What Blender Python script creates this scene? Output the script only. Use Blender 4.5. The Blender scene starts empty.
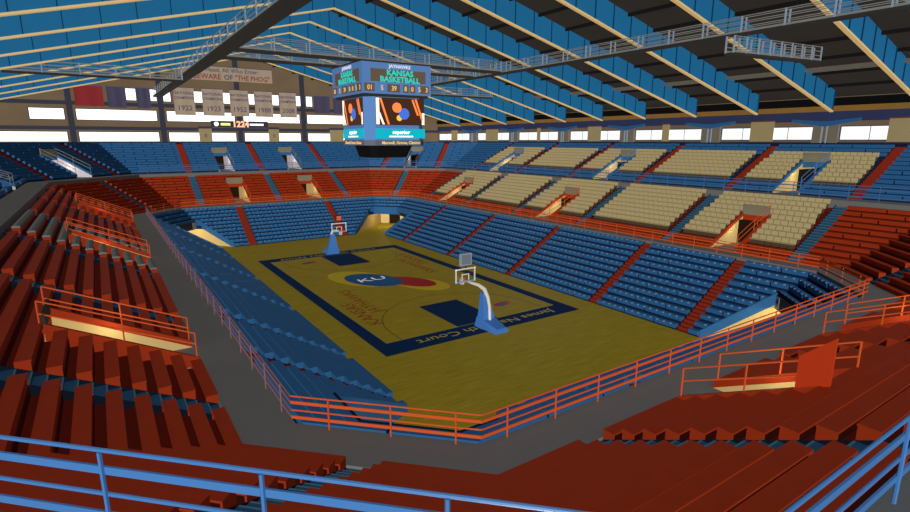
import bpy, math, random
from mathutils import Vector, Matrix
random.seed(4)
S2 = math.sqrt(2)
W, H, FPX = 910, 512, 527.5
sc = bpy.context.scene
COL = sc.collection

# ------------------------------------------------------------------ camera
CAM = Vector((-22.2145, -44.4617, 13.2741)); YAW, PITCH = 0.587998, -0.215782
cd = bpy.data.cameras.new('camera'); cam = bpy.data.objects.new('camera', cd); COL.objects.link(cam)
cam.location = CAM; cam.rotation_euler = (math.pi/2 + PITCH, 0, -YAW)
cd.sensor_width = 36; cd.lens = 36*FPX/W; cd.clip_end = 400; cd.clip_start = 0.05
sc.camera = cam

# ------------------------------------------------------------------ world, light, exposure
sc.view_settings.view_transform = 'Standard'; sc.view_settings.look = 'None'
sc.view_settings.exposure = 0.0; sc.view_settings.gamma = 1.0; sc.view_settings.use_curve_mapping = False
wd = bpy.data.worlds.new('World'); sc.world = wd; wd.use_nodes = True
wd.node_tree.nodes['Background'].inputs[0].default_value = (0.75, 0.85, 1.0, 1)
wd.node_tree.nodes['Background'].inputs[1].default_value = 0.22
def sun(name, d, s, col=(1, 1, 1), shadow=False, ang=5):
    l = bpy.data.lights.new(name, 'SUN'); l.energy = s; l.color = col; l.angle = math.radians(ang)
    l.use_shadow = shadow
    o = bpy.data.objects.new(name, l); COL.objects.link(o)
    o.rotation_euler = Vector(d).to_track_quat('-Z', 'Y').to_euler()
    o.location = (0, 0, 30)
    return o
sun('key_light', (0.64, 0.74, -0.21), 2.45, (1.0, 0.97, 0.93))       # added sun without shadows, shines through roof and stands from near left
sun('upward_fill_light', (0.05, 0.1, 1), 1.5, (1.0, 0.93, 0.82))         # added upward sun without shadows, brightens the girder undersides
sun('fill_light', (-0.55, -0.6, -0.12), 0.10, (0.8, 0.88, 1.0))
sun('top_light', (0, 0, -1), 0.12, (1.0, 0.97, 0.92))  # added overhead fill without shadows, shines through the roof

# ------------------------------------------------------------------ materials
def lin(c): return tuple(((v/255)/12.92 if v/255 <= .04045 else ((v/255+.055)/1.055)**2.4) for v in c)
MATS = {}
def mat(name, rgb, rough=.7, noise=.0, nscale=2.0, metal=0, emit=0, spec=.04):
    if name in MATS: return MATS[name]
    m = bpy.data.materials.new(name); m.use_nodes = True; nt = m.node_tree; b = nt.nodes['Principled BSDF']
    c = lin(rgb)
    b.inputs['Base Color'].default_value = (*c, 1); b.inputs['Roughness'].default_value = rough
    b.inputs['Metallic'].default_value = metal; b.inputs['Specular IOR Level'].default_value = spec
    if noise:
        tc = nt.nodes.new('ShaderNodeTexCoord'); n = nt.nodes.new('ShaderNodeTexNoise')
        n.inputs['Scale'].default_value = nscale; n.inputs['Detail'].default_value = 5
        r = nt.nodes.new('ShaderNodeMixRGB')
        r.inputs[1].default_value = (*[v*(1-noise) for v in c], 1); r.inputs[2].default_value = (*[min(1, v*(1+noise)) for v in c], 1)
        nt.links.new(tc.outputs['Object'], n.inputs['Vector']); nt.links.new(n.outputs['Fac'], r.inputs[0]); nt.links.new(r.outputs[0], b.inputs['Base Color'])
    if emit:
        b.inputs['Emission Color'].default_value = (*c, 1); b.inputs['Emission Strength'].default_value = emit
    MATS[name] = m; return m
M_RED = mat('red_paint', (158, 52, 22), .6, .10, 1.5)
M_REDK = mat('dark_red_shade', (46, 10, 6), .8)  # near-black red, paints the shade under benches and on stair sides
M_REDT = mat('shaded_red_tread', (98, 28, 14), .8, .1)  # red darkened to paint the shade in the pockets between benches
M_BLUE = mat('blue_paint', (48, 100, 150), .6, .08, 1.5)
M_BLUEK = mat('navy_shade_and_paint', (12, 28, 54), .8)  # paints the shade under blue benches; also plain navy for headers and numerals
M_BLUET = mat('shaded_blue_tread', (20, 42, 76), .8, .1)  # blue darkened to paint the shaded lines between rows
M_LBLUE = mat('pale_blue_plate', (120, 160, 205), .5)
M_AISB = mat('blue_stair', (40, 84, 116), .8, .1)
M_AISR = mat('red_stair', (146, 46, 26), .8, .1)
M_NOSE = mat('grey_nosing', (84, 118, 132), .7); M_NOSER = mat('dull_red_nosing', (118, 52, 40), .7)
M_CONC = mat('grey_concrete', (118, 118, 116), .9, .06, .8)
M_HEAD = mat('grey_tan_concrete', (128, 124, 104), .9, .12, 1)
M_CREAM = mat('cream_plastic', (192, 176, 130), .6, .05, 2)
M_CREAMP = mat('cream_seat_shaded_pan', (160, 142, 100), .6); M_CREAMD = mat('cream_seat_shadow_side', (84, 74, 56), .6)  # pan and pedestal darkened, shading of the cream seats put into the colour
M_WALLC = mat('cream_plaster', (208, 182, 120), .9, .05, 1)
M_WALLU = mat('pale_lilac_plaster', (206, 198, 206), .9, .05, 1)
M_WHITE = mat('white_paint', (228, 224, 215), .6)
M_ORANGE = mat('orange_rail_paint', (212, 90, 42), .5)
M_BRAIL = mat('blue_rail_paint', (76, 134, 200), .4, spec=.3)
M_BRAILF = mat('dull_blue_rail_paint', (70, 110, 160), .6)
M_GRAIL = mat('galvanised_rail', (136, 137, 134), .7)
M_POST = mat('pale_blue_post', (150, 168, 186), .5)
M_GIRD = mat('blue_girder', (36, 116, 168), .6, .07, .5)
M_GIRDD = mat('dark_stiffener', (18, 62, 96), .7)
M_FLAN = mat('cream_flange', (246, 214, 150), .6)
M_DECK = mat('dark_roof_deck', (60, 56, 53), .9, .15, .6)
M_PURL = mat('black_purlin', (30, 28, 28), .9)
M_PALE = mat('pale_ledge', (112, 108, 98), .8, .2, 3)
M_TANB = mat('tan_beam', (150, 112, 56), .8, .15, 1)
M_BWALL = mat('tan_wall_panel', (126, 108, 84), .9, .2, .25)
M_COLM = mat('slate_column', (64, 65, 82), .8, .1)
M_PURP = mat('slate_blue_fascia', (54, 62, 98), .8, .15, .5)
M_TANS = mat('tan_shade', (170, 154, 112), .9, .08)
M_WIN = mat('bright_window', (235, 240, 250), .3, emit=1.6)
M_WINR = mat('pale_window', (222, 226, 234), .3, emit=.85)
M_CATB = mat('dark_steel_walk', (56, 55, 53), .8)
M_BLACK = mat('black_cloth', (20, 19, 20), .9)
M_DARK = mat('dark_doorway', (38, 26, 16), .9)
M_SBB = mat('scoreboard_blue', (100, 148, 214), .6)
M_SBD = mat('scoreboard_brown', (118, 100, 84), .7)
M_TEAL = mat('teal_letters', (30, 190, 180), .5, emit=.7)
M_AMB = mat('amber_digits', (226, 190, 120), .5, emit=.4)
M_WLET = mat('white_letters', (240, 240, 240), .5, emit=.2)
M_CYAN = mat('cyan_screen', (14, 160, 178), .4, emit=.7)
M_SCR = mat('brown_screen', (60, 36, 24), .4, emit=.7)
M_SCRO = mat('orange_glow', (236, 120, 60), .4, emit=.9)
M_SCRW = mat('screen_white', (255, 235, 215), .4, emit=.9)
M_SCRB = mat('screen_blue', (60, 100, 190), .4, emit=.8)
M_SCRY = mat('screen_yellow', (232, 180, 60), .4, emit=.8)
M_PADB = mat('blue_pad', (72, 128, 205), .5)
M_RIM = mat('orange_rim', (232, 110, 80), .5)
M_NAVY = mat('navy_court_paint', (12, 46, 88), .8, .05)
M_GOLD = mat('gold_letters', (190, 170, 60), .5)
M_CRED = mat('court_red', (178, 36, 24), .5)
M_CMAR = mat('court_maroon', (150, 62, 22), .5)
M_CBLU = mat('court_blue', (14, 92, 150), .5)
M_CYEL = mat('court_yellow', (214, 186, 20), .5)
M_CLINE = mat('court_line', (150, 146, 92), .5)
M_CDLINE = mat('court_dark_line', (92, 84, 44), .5)
M_BAN = mat('banner_cloth', (182, 164, 142), .9, .06, 1)
M_BANT = mat('banner_letters', (92, 84, 120), .9)
M_BANR = mat('banner_red_letters', (150, 70, 66), .9)
M_BANP = mat('purple_banner', (82, 78, 104), .9, .1)
M_BANRD = mat('red_banner', (150, 52, 56), .9, .1)
M_GREYC = mat('grey_cushion', (120, 124, 120), .8, .5, 6); M_RAILM = mat('mauve_rail_paint', (140, 104, 110), .6); M_OPAN = mat('lit_red_panel', (200, 64, 28), .6)  # last one is the bench red lightened, strong light painted in
M_LED = mat('led_orange', (255, 170, 130), .5, emit=1.2)
M_LEDY = mat('led_yellow', (222, 235, 120), .5, emit=1.0)
M_LEDW = mat('led_white', (255, 255, 255), .5, emit=1.2)
M_SIGNL = mat('grey_sign', (170, 176, 188), .6); M_BOARD = mat('charcoal_board', (58, 64, 76), .7)
g = bpy.data.materials.new('clear_glass'); g.use_nodes = True; nt = g.node_tree; nt.nodes.clear()
o_ = nt.nodes.new('ShaderNodeOutputMaterial'); mx = nt.nodes.new('ShaderNodeMixShader'); tr = nt.nodes.new('ShaderNodeBsdfTransparent'); gl = nt.nodes.new('ShaderNodeBsdfGlossy')
gl.inputs['Roughness'].default_value = .1; mx.inputs[0].default_value = .06
nt.links.new(tr.outputs[0], mx.inputs[1]); nt.links.new(gl.outputs[0], mx.inputs[2]); nt.links.new(mx.outputs[0], o_.inputs[0]); M_GLASS = g
# hardwood: planks along x with slight tone change per board
w = bpy.data.materials.new('hardwood_floor'); w.use_nodes = True; nt = w.node_tree; b = nt.nodes['Principled BSDF']
tc = nt.nodes.new('ShaderNodeTexCoord'); mp = nt.nodes.new('ShaderNodeMapping'); mp.inputs['Scale'].default_value = (.35, 6, 1)
n1 = nt.nodes.new('ShaderNodeTexNoise'); n1.inputs['Scale'].default_value = 1.6; n1.inputs['Detail'].default_value = 6
cr = nt.nodes.new('ShaderNodeValToRGB'); cr.color_ramp.elements[0].position = .3; cr.color_ramp.elements[1].position = .72
cr.color_ramp.elements[0].color = (*lin((156, 134, 30)), 1); cr.color_ramp.elements[1].color = (*lin((186, 164, 42)), 1)
nt.links.new(tc.outputs['Object'], mp.inputs[0]); nt.links.new(mp.outputs[0], n1.inputs['Vector']); nt.links.new(n1.outputs['Fac'], cr.inputs[0]); nt.links.new(cr.outputs[0], b.inputs['Base Color'])
b.inputs['Roughness'].default_value = .6; b.inputs['Specular IOR Level'].default_value = .03; M_WOOD = w

# ------------------------------------------------------------------ mesh helpers
class MB:
    def __init__(s): s.v = []; s.f = []; s.mi = []; s.m = []
    def mi_(s, m):
        if m not in s.m: s.m.append(m)
        return s.m.index(m)
    def add(s, vs, fs, m):
        k = len(s.v); s.v += [tuple(v) for v in vs]; i = s.mi_(m)
        for f in fs: s.f.append(tuple(k+a for a in f)); s.mi.append(i)
    def box(s, a, b, m):
        x0, y0, z0 = a; x1, y1, z1 = b
        if x0 > x1: x0, x1 = x1, x0
        if y0 > y1: y0, y1 = y1, y0
        if z0 > z1: z0, z1 = z1, z0
        s.add([(x0,y0,z0),(x1,y0,z0),(x1,y1,z0),(x0,y1,z0),(x0,y0,z1),(x1,y0,z1),(x1,y1,z1),(x0,y1,z1)],
              [(3,2,1,0),(4,5,6,7),(0,1,5,4),(1,2,6,5),(2,3,7,6),(3,0,4,7)], m)
    def prism(s, A, B, m):
        """two matching rings of points joined"""
        n = len(A); vs = list(A)+list(B)
        fs = [tuple(range(n))[::-1], tuple(range(n, 2*n))] + [(i, (i+1) % n, n+(i+1) % n, n+i) for i in range(n)]
        s.add(vs, fs, m)
    def bar(s, p, q, w, h, m, up=(0, 0, 1)):
        p = Vector(p); q = Vector(q); d = (q-p).normalized(); u = Vector(up)
        sd = d.cross(u)
        if sd.length < 1e-4: sd = d.cross(Vector((1, 0, 0)))
        sd.normalize(); u = sd.cross(d).normalized()
        r = [sd*(w/2)*a+u*(h/2)*c for a, c in ((-1,-1),(1,-1),(1,1),(-1,1))]
        s.prism([p+k for k in r], [q+k for k in r], m)
    def tube(s, pts, r, m, n=8):
        pts = [Vector(p) for p in pts]; rings = []
        for i, p in enumerate(pts):
            d = (pts[min(i+1, len(pts)-1)]-pts[max(i-1, 0)]).normalized()
            a = d.cross(Vector((0, 0, 1)))
            if a.length < 1e-3: a = d.cross(Vector((1, 0, 0)))
            a.normalize(); c = a.cross(d)
            rr = r[i] if isinstance(r, (list, tuple)) else r
            rings.append([p+(a*math.cos(t)+c*math.sin(t))*rr for t in [2*math.pi*k/n for k in range(n)]])
        vs = [v for R in rings for v in R]; fs = [tuple(range(n)), tuple(range(len(vs)-n, len(vs)))[::-1]]
        for i in range(len(pts)-1):
            for k in range(n): fs.append((i*n+k, (i+1)*n+k, (i+1)*n+(k+1) % n, i*n+(k+1) % n))
        s.add(vs, fs, m)
    def build(s, name, parent=None, smooth=False):
        me = bpy.data.meshes.new(name); me.from_pydata(s.v, [], s.f); me.update()
        for m in s.m: me.materials.append(m)
        me.polygons.foreach_set('material_index', s.mi)
        import bmesh
        bm = bmesh.new(); bm.from_mesh(me); bmesh.ops.recalc_face_normals(bm, faces=bm.faces); bm.to_mesh(me); bm.free()
        if smooth:
            for p in me.polygons: p.use_smooth = True
        o = bpy.data.objects.new(name, me); COL.objects.link(o)
        if parent: o.parent = parent; o.matrix_parent_inverse = Matrix.Translation(-parent.location) if parent.type == 'EMPTY' else Matrix.Identity(4)
        return o
def tag(o, label=None, cat=None, group=None, kind=None):
    if label: o['label'] = label
    if cat: o['category'] = cat
    if group: o['group'] = group
    if kind: o['kind'] = kind
    return o
def empty(name, loc, label, cat, group=None, kind=None):
    o = bpy.data.objects.new(name, None); COL.objects.link(o); o.location = loc; o.empty_display_size = .3
    return tag(o, label, cat, group, kind)
def text(name, body, size, mat_, parent, X, Y, origin, ext=.02, font_scale_x=1.0, bold=0.0, align='CENTER'):
    """lettering as a mesh: X reading direction, Y up direction"""
    cu = bpy.data.curves.new(name, 'FONT'); cu.body = body; cu.size = size; cu.extrude = ext; cu.align_x = align; cu.align_y = 'CENTER'
    cu.offset = bold; cu.resolution_u = 2
    t = bpy.data.objects.new(name, cu); COL.objects.link(t)
    dg = bpy.context.evaluated_depsgraph_get(); me = bpy.data.meshes.new_from_object(t.evaluated_get(dg))
    bpy.data.objects.remove(t)
    X = Vector(X).normalized(); Y = Vector(Y).normalized(); Z = X.cross(Y)
    R = Matrix((X*font_scale_x, Y, Z)).transposed().to_4x4()
    me.transform(Matrix.Translation(Vector(origin)) @ R)
    me.materials.clear(); me.materials.append(mat_)
    o = bpy.data.objects.new(name, me); COL.objects.link(o)
    if parent: o.parent = parent; o.matrix_parent_inverse = Matrix.Translation(-parent.location) if parent.type == 'EMPTY' else Matrix.Identity(4)
    return o
_f = Vector((math.sin(YAW)*math.cos(PITCH), math.cos(YAW)*math.cos(PITCH), math.sin(PITCH)))
_r = _f.cross(Vector((0, 0, 1))).normalized(); _u = _r.cross(_f)
def proj(p):
    d = Vector(p)-CAM; k = d.dot(_f)
    if k <= .05: return None
    return (W/2+FPX*d.dot(_r)/k, H/2-FPX*d.dot(_u)/k)
def visible(pts, mg=60):
    for p in pts:
        q = proj(p)
        if q and -mg < q[0] < W+mg and -mg < q[1] < H+mg: return True
    return False
ORD = ['first','second','third','fourth','fifth','sixth','seventh','eighth','ninth','tenth','eleventh','twelfth','thirteenth','fourteenth','fifteenth','sixteenth','seventeenth','eighteenth','nineteenth','twentieth']
def ordn(i):
    if i < 20: return ORD[i]
    return ['twenty','thirty','forty','fifty','sixty','seventy','eighty'][(i+1)//10-2] + ('-'+ORD[(i+1) % 10-1] if (i+1) % 10 else 'th')

# ------------------------------------------------------------------ the bowl: sides and rings
HX, HY, CH = 18.0, 33.2, 4.2
def pos(side, t, d, z):
    if side == 'R': return (HX+d, t, z)
    if side == 'L': return (-(HX+d), t, z)
    if side == 'F': return (t, HY+d, z)
    if side == 'N': return (t, -(HY+d), z)
    sx = 1 if side[1] == 'R' else -1; sy = 1 if side[0] == 'F' else -1      # chamfers FR FL NR NL; t grows towards |y|
    k = d/S2; u = t/S2
    return (sx*(HX-CH/2+k-u), sy*(HY-CH/2+k+u), z)
def half(side, d):
    if side in 'RL': return HY-CH+.4142*d
    if side in 'FN': return HX-CH+.4142*d
    return max(0.0, (CH+.5858*d)/S2)
def fn(v): return v if callable(v) else (lambda d: v)
def strip(mb, side, prof, t0, t1, m):
    f0, f1 = fn(t0), fn(t1)
    mb.prism([pos(side, f0(d), d, z) for d, z in prof], [pos(side, f1(d), d, z) for d, z in prof], m)
def lo(side): return lambda d: -half(side, d)
def hi(side): return lambda d: half(side, d)
TIER = {
 'lower': dict(d0=-7.2, p=.655, n=11, z0=.05, rise=.40, seat=.36, dep=.37, word='lower'),
 'mid': dict(d0=1.74, p=.678, n=11, z0=4.43, rise=.345, seat=.335, dep=.38, word='middle'),
 'upper': dict(d0=11.25, p=.72, n=12, z0=8.72, rise=.347, seat=.36, dep=.42, word='upper'),
}
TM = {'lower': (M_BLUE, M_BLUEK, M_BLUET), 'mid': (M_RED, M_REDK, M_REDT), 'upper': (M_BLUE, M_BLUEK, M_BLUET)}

# ------------------------------------------------------------------ floor
mb = MB(); mb.box((-19, -36, -.3), (19, 36, 0), M_WOOD); tag(mb.build('floor'), kind='structure')
# court paint, each a flat marking lying on the floor
def sheet(mb, pts, m, z=.006, th=.004):
    mb.prism([(x, y, z) for x, y in pts], [(x, y, z+th) for x, y in pts], m)
ct = empty('court_marking', (0, 0, .002), 'navy bordered basketball court painted on the gold hardwood floor', 'court marking', kind='structure')
mb = MB(); X1, X0, YN, YF, Y0 = 8.6, 7.62, -16.3, 15.95, 14.325
sheet(mb, [(-X1,YN),(X1,YN),(X1,-Y0),(-X1,-Y0)], M_NAVY); sheet(mb, [(-X1,Y0),(X1,Y0),(X1,YF),(-X1,YF)], M_NAVY)
sheet(mb, [(-X1,-Y0),(-X0,-Y0),(-X0,Y0),(-X1,Y0)], M_NAVY); sheet(mb, [(X0,-Y0),(X1,-Y0),(X1,Y0),(X0,Y0)], M_NAVY)
mb.build('border', ct)
mb = MB()
for s in (-1, 1): sheet(mb, [(-1.83, s*8.55), (1.83, s*8.55), (1.83, s*Y0), (-1.83, s*Y0)], M_NAVY, .007)
mb.build('lane', ct)
def ring(mb, cx, cy, r, a0, a1, wd_, m, z=.013, n=40, ry=None):
    ry = ry or r
    for i in range(n):
        a = a0+(a1-a0)*i/n; c = a0+(a1-a0)*(i+1)/n
        P = lambda t, q: (cx+(r+q)*math.cos(t), cy+(ry+q)*math.sin(t))
        sheet(mb, [P(a, 0), P(a, wd_), P(c, wd_), P(c, 0)], m, z)
mb = MB(); L = .07
for s in (-1, 1):
    sheet(mb, [(s*X0,-Y0),(s*(X0-L),-Y0),(s*(X0-L),Y0),(s*X0,Y0)], M_CLINE, .014)
    sheet(mb, [(-X0,s*Y0),(X0,s*Y0),(X0,s*(Y0-L)),(-X0,s*(Y0-L))], M_CLINE, .014)
    a = math.acos(min(1, 6.32/6.75)); 
    if s < 0: ring(mb, 0, -12.75, 6.4, 0, math.pi, .07, M_CDLINE)
    else: ring(mb, 0, 12.75, 6.4, math.pi, 2*math.pi, .07, M_CDLINE)
    for e in (-1, 1): sheet(mb, [(e*6.4, s*12.75), (e*6.47, s*12.75), (e*6.47, s*Y0), (e*6.4, s*Y0)], M_CDLINE, .013)
    ring(mb, 0, s*8.55, 1.8, 0 if s < 0 else math.pi, math.pi if s < 0 else 2*math.pi, .06, M_CLINE, n=24)
sheet(mb, [(-X0,-.03),(X0,-.03),(X0,.03),(-X0,.03)], M_CLINE, .012)
mb.build('line', ct)
def blob(mb, cx, cy, rx, ry, rot, m, z, n=28, wob=0):
    pts = []
    for i in range(n):
        a = 2*math.pi*i/n; k = 1+wob*math.sin(a*7)
        x, y = rx*k*math.cos(a), ry*k*math.sin(a)
        pts.append((cx+x*math.cos(rot)-y*math.sin(rot), cy+x*math.sin(rot)+y*math.cos(rot)))
    sheet(mb, pts, m, z)
mb = MB()   # plain two-tone oval in the middle of the court
blob(mb, 2.0, -2.6, 2.9, 1.75, -1.15, M_CYEL, .010); blob(mb, 1.5, -1.3, 2.7, 1.45, -1.1, M_CRED, .015)
blob(mb, -2.1, 2.4, 3.9, 2.3, -1.15, M_CYEL, .011); blob(mb, -1.3, 1.3, 3.2, 2.0, -1.1, M_CBLU, .020)
mb.build('centre_oval', ct)
text('centre_letters', 'KU', 1.7, M_WLET, ct, (1, 0, 0), (0, 1, 0), (-1.3, 1.5, .027), .002, 1.3)
for s in (-1, 1):
    text('team_lettering', 'KANSAS', 1.55, M_CMAR, ct, (0, -s, 0), (s, 0, 0), (s*6.45, s*(7.6 if s > 0 else 7.6), .012), .002, 1.05)
    text('team_lettering', 'JAYHAWKS', 1.45, M_CMAR, ct, (0, -s, 0), (s, 0, 0), (s*5.15, s*4.3, .012), .002, 1.0)
text('court_name', 'James Naismith Court', 1.1, M_GOLD, ct, (-1, 0, 0), (0, -1, 0), (.45, -15.25, .012), .002, 1.25)
text('court_name', 'James Naismith Court', 1.0, M_GOLD, ct, (1, 0, 0), (0, 1, 0), (-.45, 15.1, .012), .002, 1.3)
mb = MB()
for x, y in ((-4.1, 11.9), (4.3, -11.7)):
    blob(mb, x, y, .9, .45, .2, M_CRED, .009, 16); blob(mb, x, y-.1, .5, .25, .2, M_CBLU, .014, 12)
mb.build('conference_mark', ct)

# ------------------------------------------------------------------ walkways and kerbs
for nm, da, db, z, m in (('lower_walkway', -.02, 1.74, 4.5, M_CONC), ('upper_walkway', 9.2, 11.25, 8.56, M_CONC)):
    mb = MB()
    for s in ('R','L','F','N','FR','FL','NR','NL'):
        strip(mb, s, [(da, z-.7), (db, z-.7), (db, z), (da, z)], lo(s), hi(s), m)
    tag(mb.build(nm), kind='structure')

# ------------------------------------------------------------------ tiers: terraces, benches, stairs
# end of each lower straight stand beside a corner tunnel: (start, slope) of |t| against (d - d0)
CUT = {('R',1):(23.1,0), ('R',-1):(25.1,.6), ('L',1):(24.0,.6), ('L',-1):(23.0,.5), ('F',1):(7.4,1), ('F',-1):(8.9,.73), ('N',1):(7.0,1), ('N',-1):(7.3,.82)}
def raw_lim(side, sgn):
    a, b = CUT[(side, sgn)]
    return lambda d: sgn*(a+b*(d+7.2))
def lower_lim(side, sgn):
    f = raw_lim(side, sgn)
    return lambda d: sgn*(min(abs(f(d)), half(side, d)) if d < -2.75 else half(side, d))
ends_w = {'R': 'right', 'L': 'left', 'F': 'far', 'N': 'near', 'FR': 'far right corner', 'FL': 'far left corner', 'NR': 'near right corner', 'NL': 'near left corner'}
BENCH_N = [0]
def terrace(tier, side, t0, t1, r0=0, r1=None):
    T = TIER[tier]; r1 = T['n'] if r1 is None else r1; seat, under_shade, tread = TM[tier]
    mb = MB()
    for k in range(r0, r1):
        d = T['d0']+k*T['p']; z = T['z0']+k*T['rise']
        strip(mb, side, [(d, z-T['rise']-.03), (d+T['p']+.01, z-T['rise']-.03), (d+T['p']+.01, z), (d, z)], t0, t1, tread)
    tag(mb.build(tier+'_terrace'), kind='structure')
def bench(tier, side, t0, t1, k, desc, detail):
    T = TIER[tier]; seat, under_shade, tread = TM[tier]
    d = T['d0']+k*T['p']; z = T['z0']+k*T['rise']; f0, f1 = fn(t0), fn(t1)
    if f1(d+.2)-f0(d+.2) < .35: return
    P0, P1 = pos(side, f0(d), d, z+.3), pos(side, f1(d), d, z+.3); PM = [(a+b)/2 for a, b in zip(P0, P1)]
    PQ = [(a*3+b)/4 for a, b in zip(P0, P1)]; PR = [(a+b*3)/4 for a, b in zip(P0, P1)]
    if not visible([P0, P1, PM, PQ, PR], 12): return
    color = 'red' if tier == 'mid' else 'blue'
    label = f"{color} bench, {ordn(k)} row up, {desc}"
    group = f"{color} benches of the {T['word']} {ends_w[side]} stand"
    h = T['seat']; dep = T['dep']; name = color+'_bench'
    if detail:
        c = pos(side, (f0(d)+f1(d))/2, d+dep/2, z)
        e = empty(name, c, label, 'bench', group)
        mb = MB(); strip(mb, side, [(d-.02, z+h-.05), (d+dep, z+h-.05), (d+dep, z+h), (d-.02, z+h)], lambda q: f0(q), lambda q: f1(q), seat); mb.build('seat_board', e)
        mb = MB(); strip(mb, side, [(d+.01, z+.06), (d+.05, z+.06), (d+.05, z+h-.052), (d+.01, z+h-.052)], lambda q: f0(q)+.055, lambda q: f1(q)-.055, seat); mb.build('front_panel', e)
        mb = MB(); strip(mb, side, [(d+.052, z+.001), (d+dep-.05, z+.001), (d+dep-.05, z+h-.052), (d+.052, z+h-.052)], lambda q: f0(q)+.055, lambda q: f1(q)-.055, under_shade); mb.build('shade_backing', e)  # dark block added behind the front panel, painting the hollow's shade
        for fa, fb in ((lambda q: f0(q), lambda q: f0(q)+.05), (lambda q: f1(q)-.05, lambda q: f1(q))):
            mb = MB(); strip(mb, side, [(d, z+.001), (d+dep, z+.001), (d+dep, z+h-.052), (d, z+h-.052)], fa, fb, seat); mb.build('end_panel', e)
        return
    mb = MB()
    a0, a1 = min(f0(d), f0(d+dep)), max(f1(d), f1(d+dep))
    # planks butt together every 2.7 m, staggered from row to row
    pitch = 2.7 if side != 'L' else 99; off = (k % 2)*1.35
    mid0, mid1 = f0(d+dep/2), f1(d+dep/2)
    cuts = [x for x in [math.floor(mid0/pitch)*pitch+off+i*pitch for i in range(0, 30)] if mid0+.5 < x < mid1-.5]
    segs = []; prev = f0
    for x in cuts:
        segs.append((prev, (lambda q, x=x: x-.05))); prev = (lambda q, x=x: x+.05)
    segs.append((prev, f1))
    for a, b in segs:
        strip(mb, side, [(d, z+.05), (d+dep, z+.05), (d+dep, z+h), (d, z+h)], a, b, seat)
    strip(mb, side, [(d+.04, z+.001), (d+dep-.03, z+.001), (d+dep-.03, z+h-.05), (d+.04, z+h-.05)], lambda q: f0(q)+.02, lambda q: f1(q)-.02, under_shade)  # dark block below the planks, shade put into its colour
    if tier == 'lower' and side in ('R', 'F', 'FR', 'NR'):
        n = int((mid1-mid0-.3)/.56)
        for i in range(n):
            x = mid0+.3+.56*i
            strip(mb, side, [(d-.02, z+h-.075), (d+.10, z+h-.075), (d+.10, z+h+.012), (d-.02, z+h+.012)], x, x+.13, M_LBLUE)
    if tier == 'lower' and side in ('R', 'F', 'FR', 'NR'): name = 'numbered_bench'
    o = mb.build(name); tag(o, label, 'bench', group)
def stairs(tier, side, tc_, w_, color, desc, mitre=False):
    T = TIER[tier]; mb = MB(); m = M_AISR if color == 'red' else M_AISB
    for k in range(T['n']):
        for j in (0, 1):
            d = T['d0']+(k+j*.5)*T['p']; z = T['z0']+(k+j*.5)*T['rise']-.02
            a, b = tc_-w_/2+.025, tc_+w_/2-.025
            strip(mb, side, [(d, z-.33), (d+T['p']*.5+.01, z-.33), (d+T['p']*.5+.01, z), (d, z)], a, b, m)
            strip(mb, side, [(d-.012, z-.04), (d+.03, z-.04), (d+.03, z+.004), (d-.012, z+.004)], a+.02, b-.02, M_NOSER if color == 'red' else M_NOSE)
    for a, b in ((tc_-w_/2+.004, tc_-w_/2+.024), (tc_+w_/2-.024, tc_+w_/2-.004)):   # added boards, dark to paint out the light on the step sides
        dE = T['d0']+T['n']*T['p']; zE = T['z0']+T['n']*T['rise']
        strip(mb, side, [(T['d0'], T['z0']-.3), (dE, zE-.5), (dE, zE-.02), (T['d0'], T['z0']-.02)], a, b, mat('shade_side_board', (14, 26, 40), .9) if color == 'blue' else M_REDK)
    P = [pos(side, tc_, T['d0']+q*T['p'], T['z0']+q*T['rise']) for q in range(T['n'])]
    if not visible(P, 40): return
    o = mb.build('aisle_stairs')
    tag(o, f"{color} aisle stairs, {desc}", 'stairs', f"{color} stairs of the {T['word']} stand")

AW = 1.05
VOM_W, VOM_ROWS = 2.1, 7
side_name = {'R': 'right', 'L': 'left', 'F': 'far', 'N': 'near'}
def block_desc(tier, side, i, n):
    ref = {'R': 'near end', 'L': 'near end', 'F': 'left', 'N': 'left'}[side]
    return f"{TIER[tier]['word']} {side_name[side]} stand, {ordn(i)} block from the {ref}"
BLOCKS = []
def layout(tier, side, aisles, voms, t0, t1, rows0=0, cream=None, detail=False):
    """aisles, voms: centres; t0,t1 limits"""
    T = TIER[tier]
    edges = [(-1, t0)] + [(0, a) for a in aisles] + [(1, t1)]
    nb = len(edges)-1; col = 'blue' if tier == 'mid' else 'red'
    for i in range(nb):
        a = t0 if i == 0 else aisles[i-1]+AW/2
        b = t1 if i == nb-1 else aisles[i]-AW/2
        fa, fb = fn(a), fn(b)
        vv = [v for v in voms if fa(T['d0']+3) < v < fb(T['d0']+3)]
        desc = block_desc(tier, side, i, nb)
        if vv:
            v = vv[0]; p0, p1 = v-VOM_W/2, v+VOM_W/2
            VR = 6 if side == 'N' else VOM_ROWS
            terrace(tier, side, a, p0-.12, 0, VR); terrace(tier, side, p1+.12, b, 0, VR); terrace(tier, side, a, b, VR)
            BLOCKS.append((tier, side, a, p0-.14, 0, VR, desc+', '+('near' if side in 'RL' else 'left')+' half'))
            BLOCKS.append((tier, side, p1+.14, b, 0, VR, desc+', '+('far' if side in 'RL' else 'right')+' half'))
            BLOCKS.append((tier, side, a, b, VR, T['n'], desc))
        else:
            terrace(tier, side, a, b)
            BLOCKS.append((tier, side, a, b, 0, T['n'], desc))
    ref = {'R': 'near end', 'L': 'near end', 'F': 'left', 'N': 'left'}[side]
    for i, a in enumerate(aisles):
        stairs(tier, side, a, AW, col, f"{T['word']} {side_name[side]} stand, {ordn(i)} flight from the {ref}")
YA = [-26.6, -15.85, -5.1, 5.6, 16.3, 27.0]; YV = [-21.25, .35, 21.7]
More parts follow.
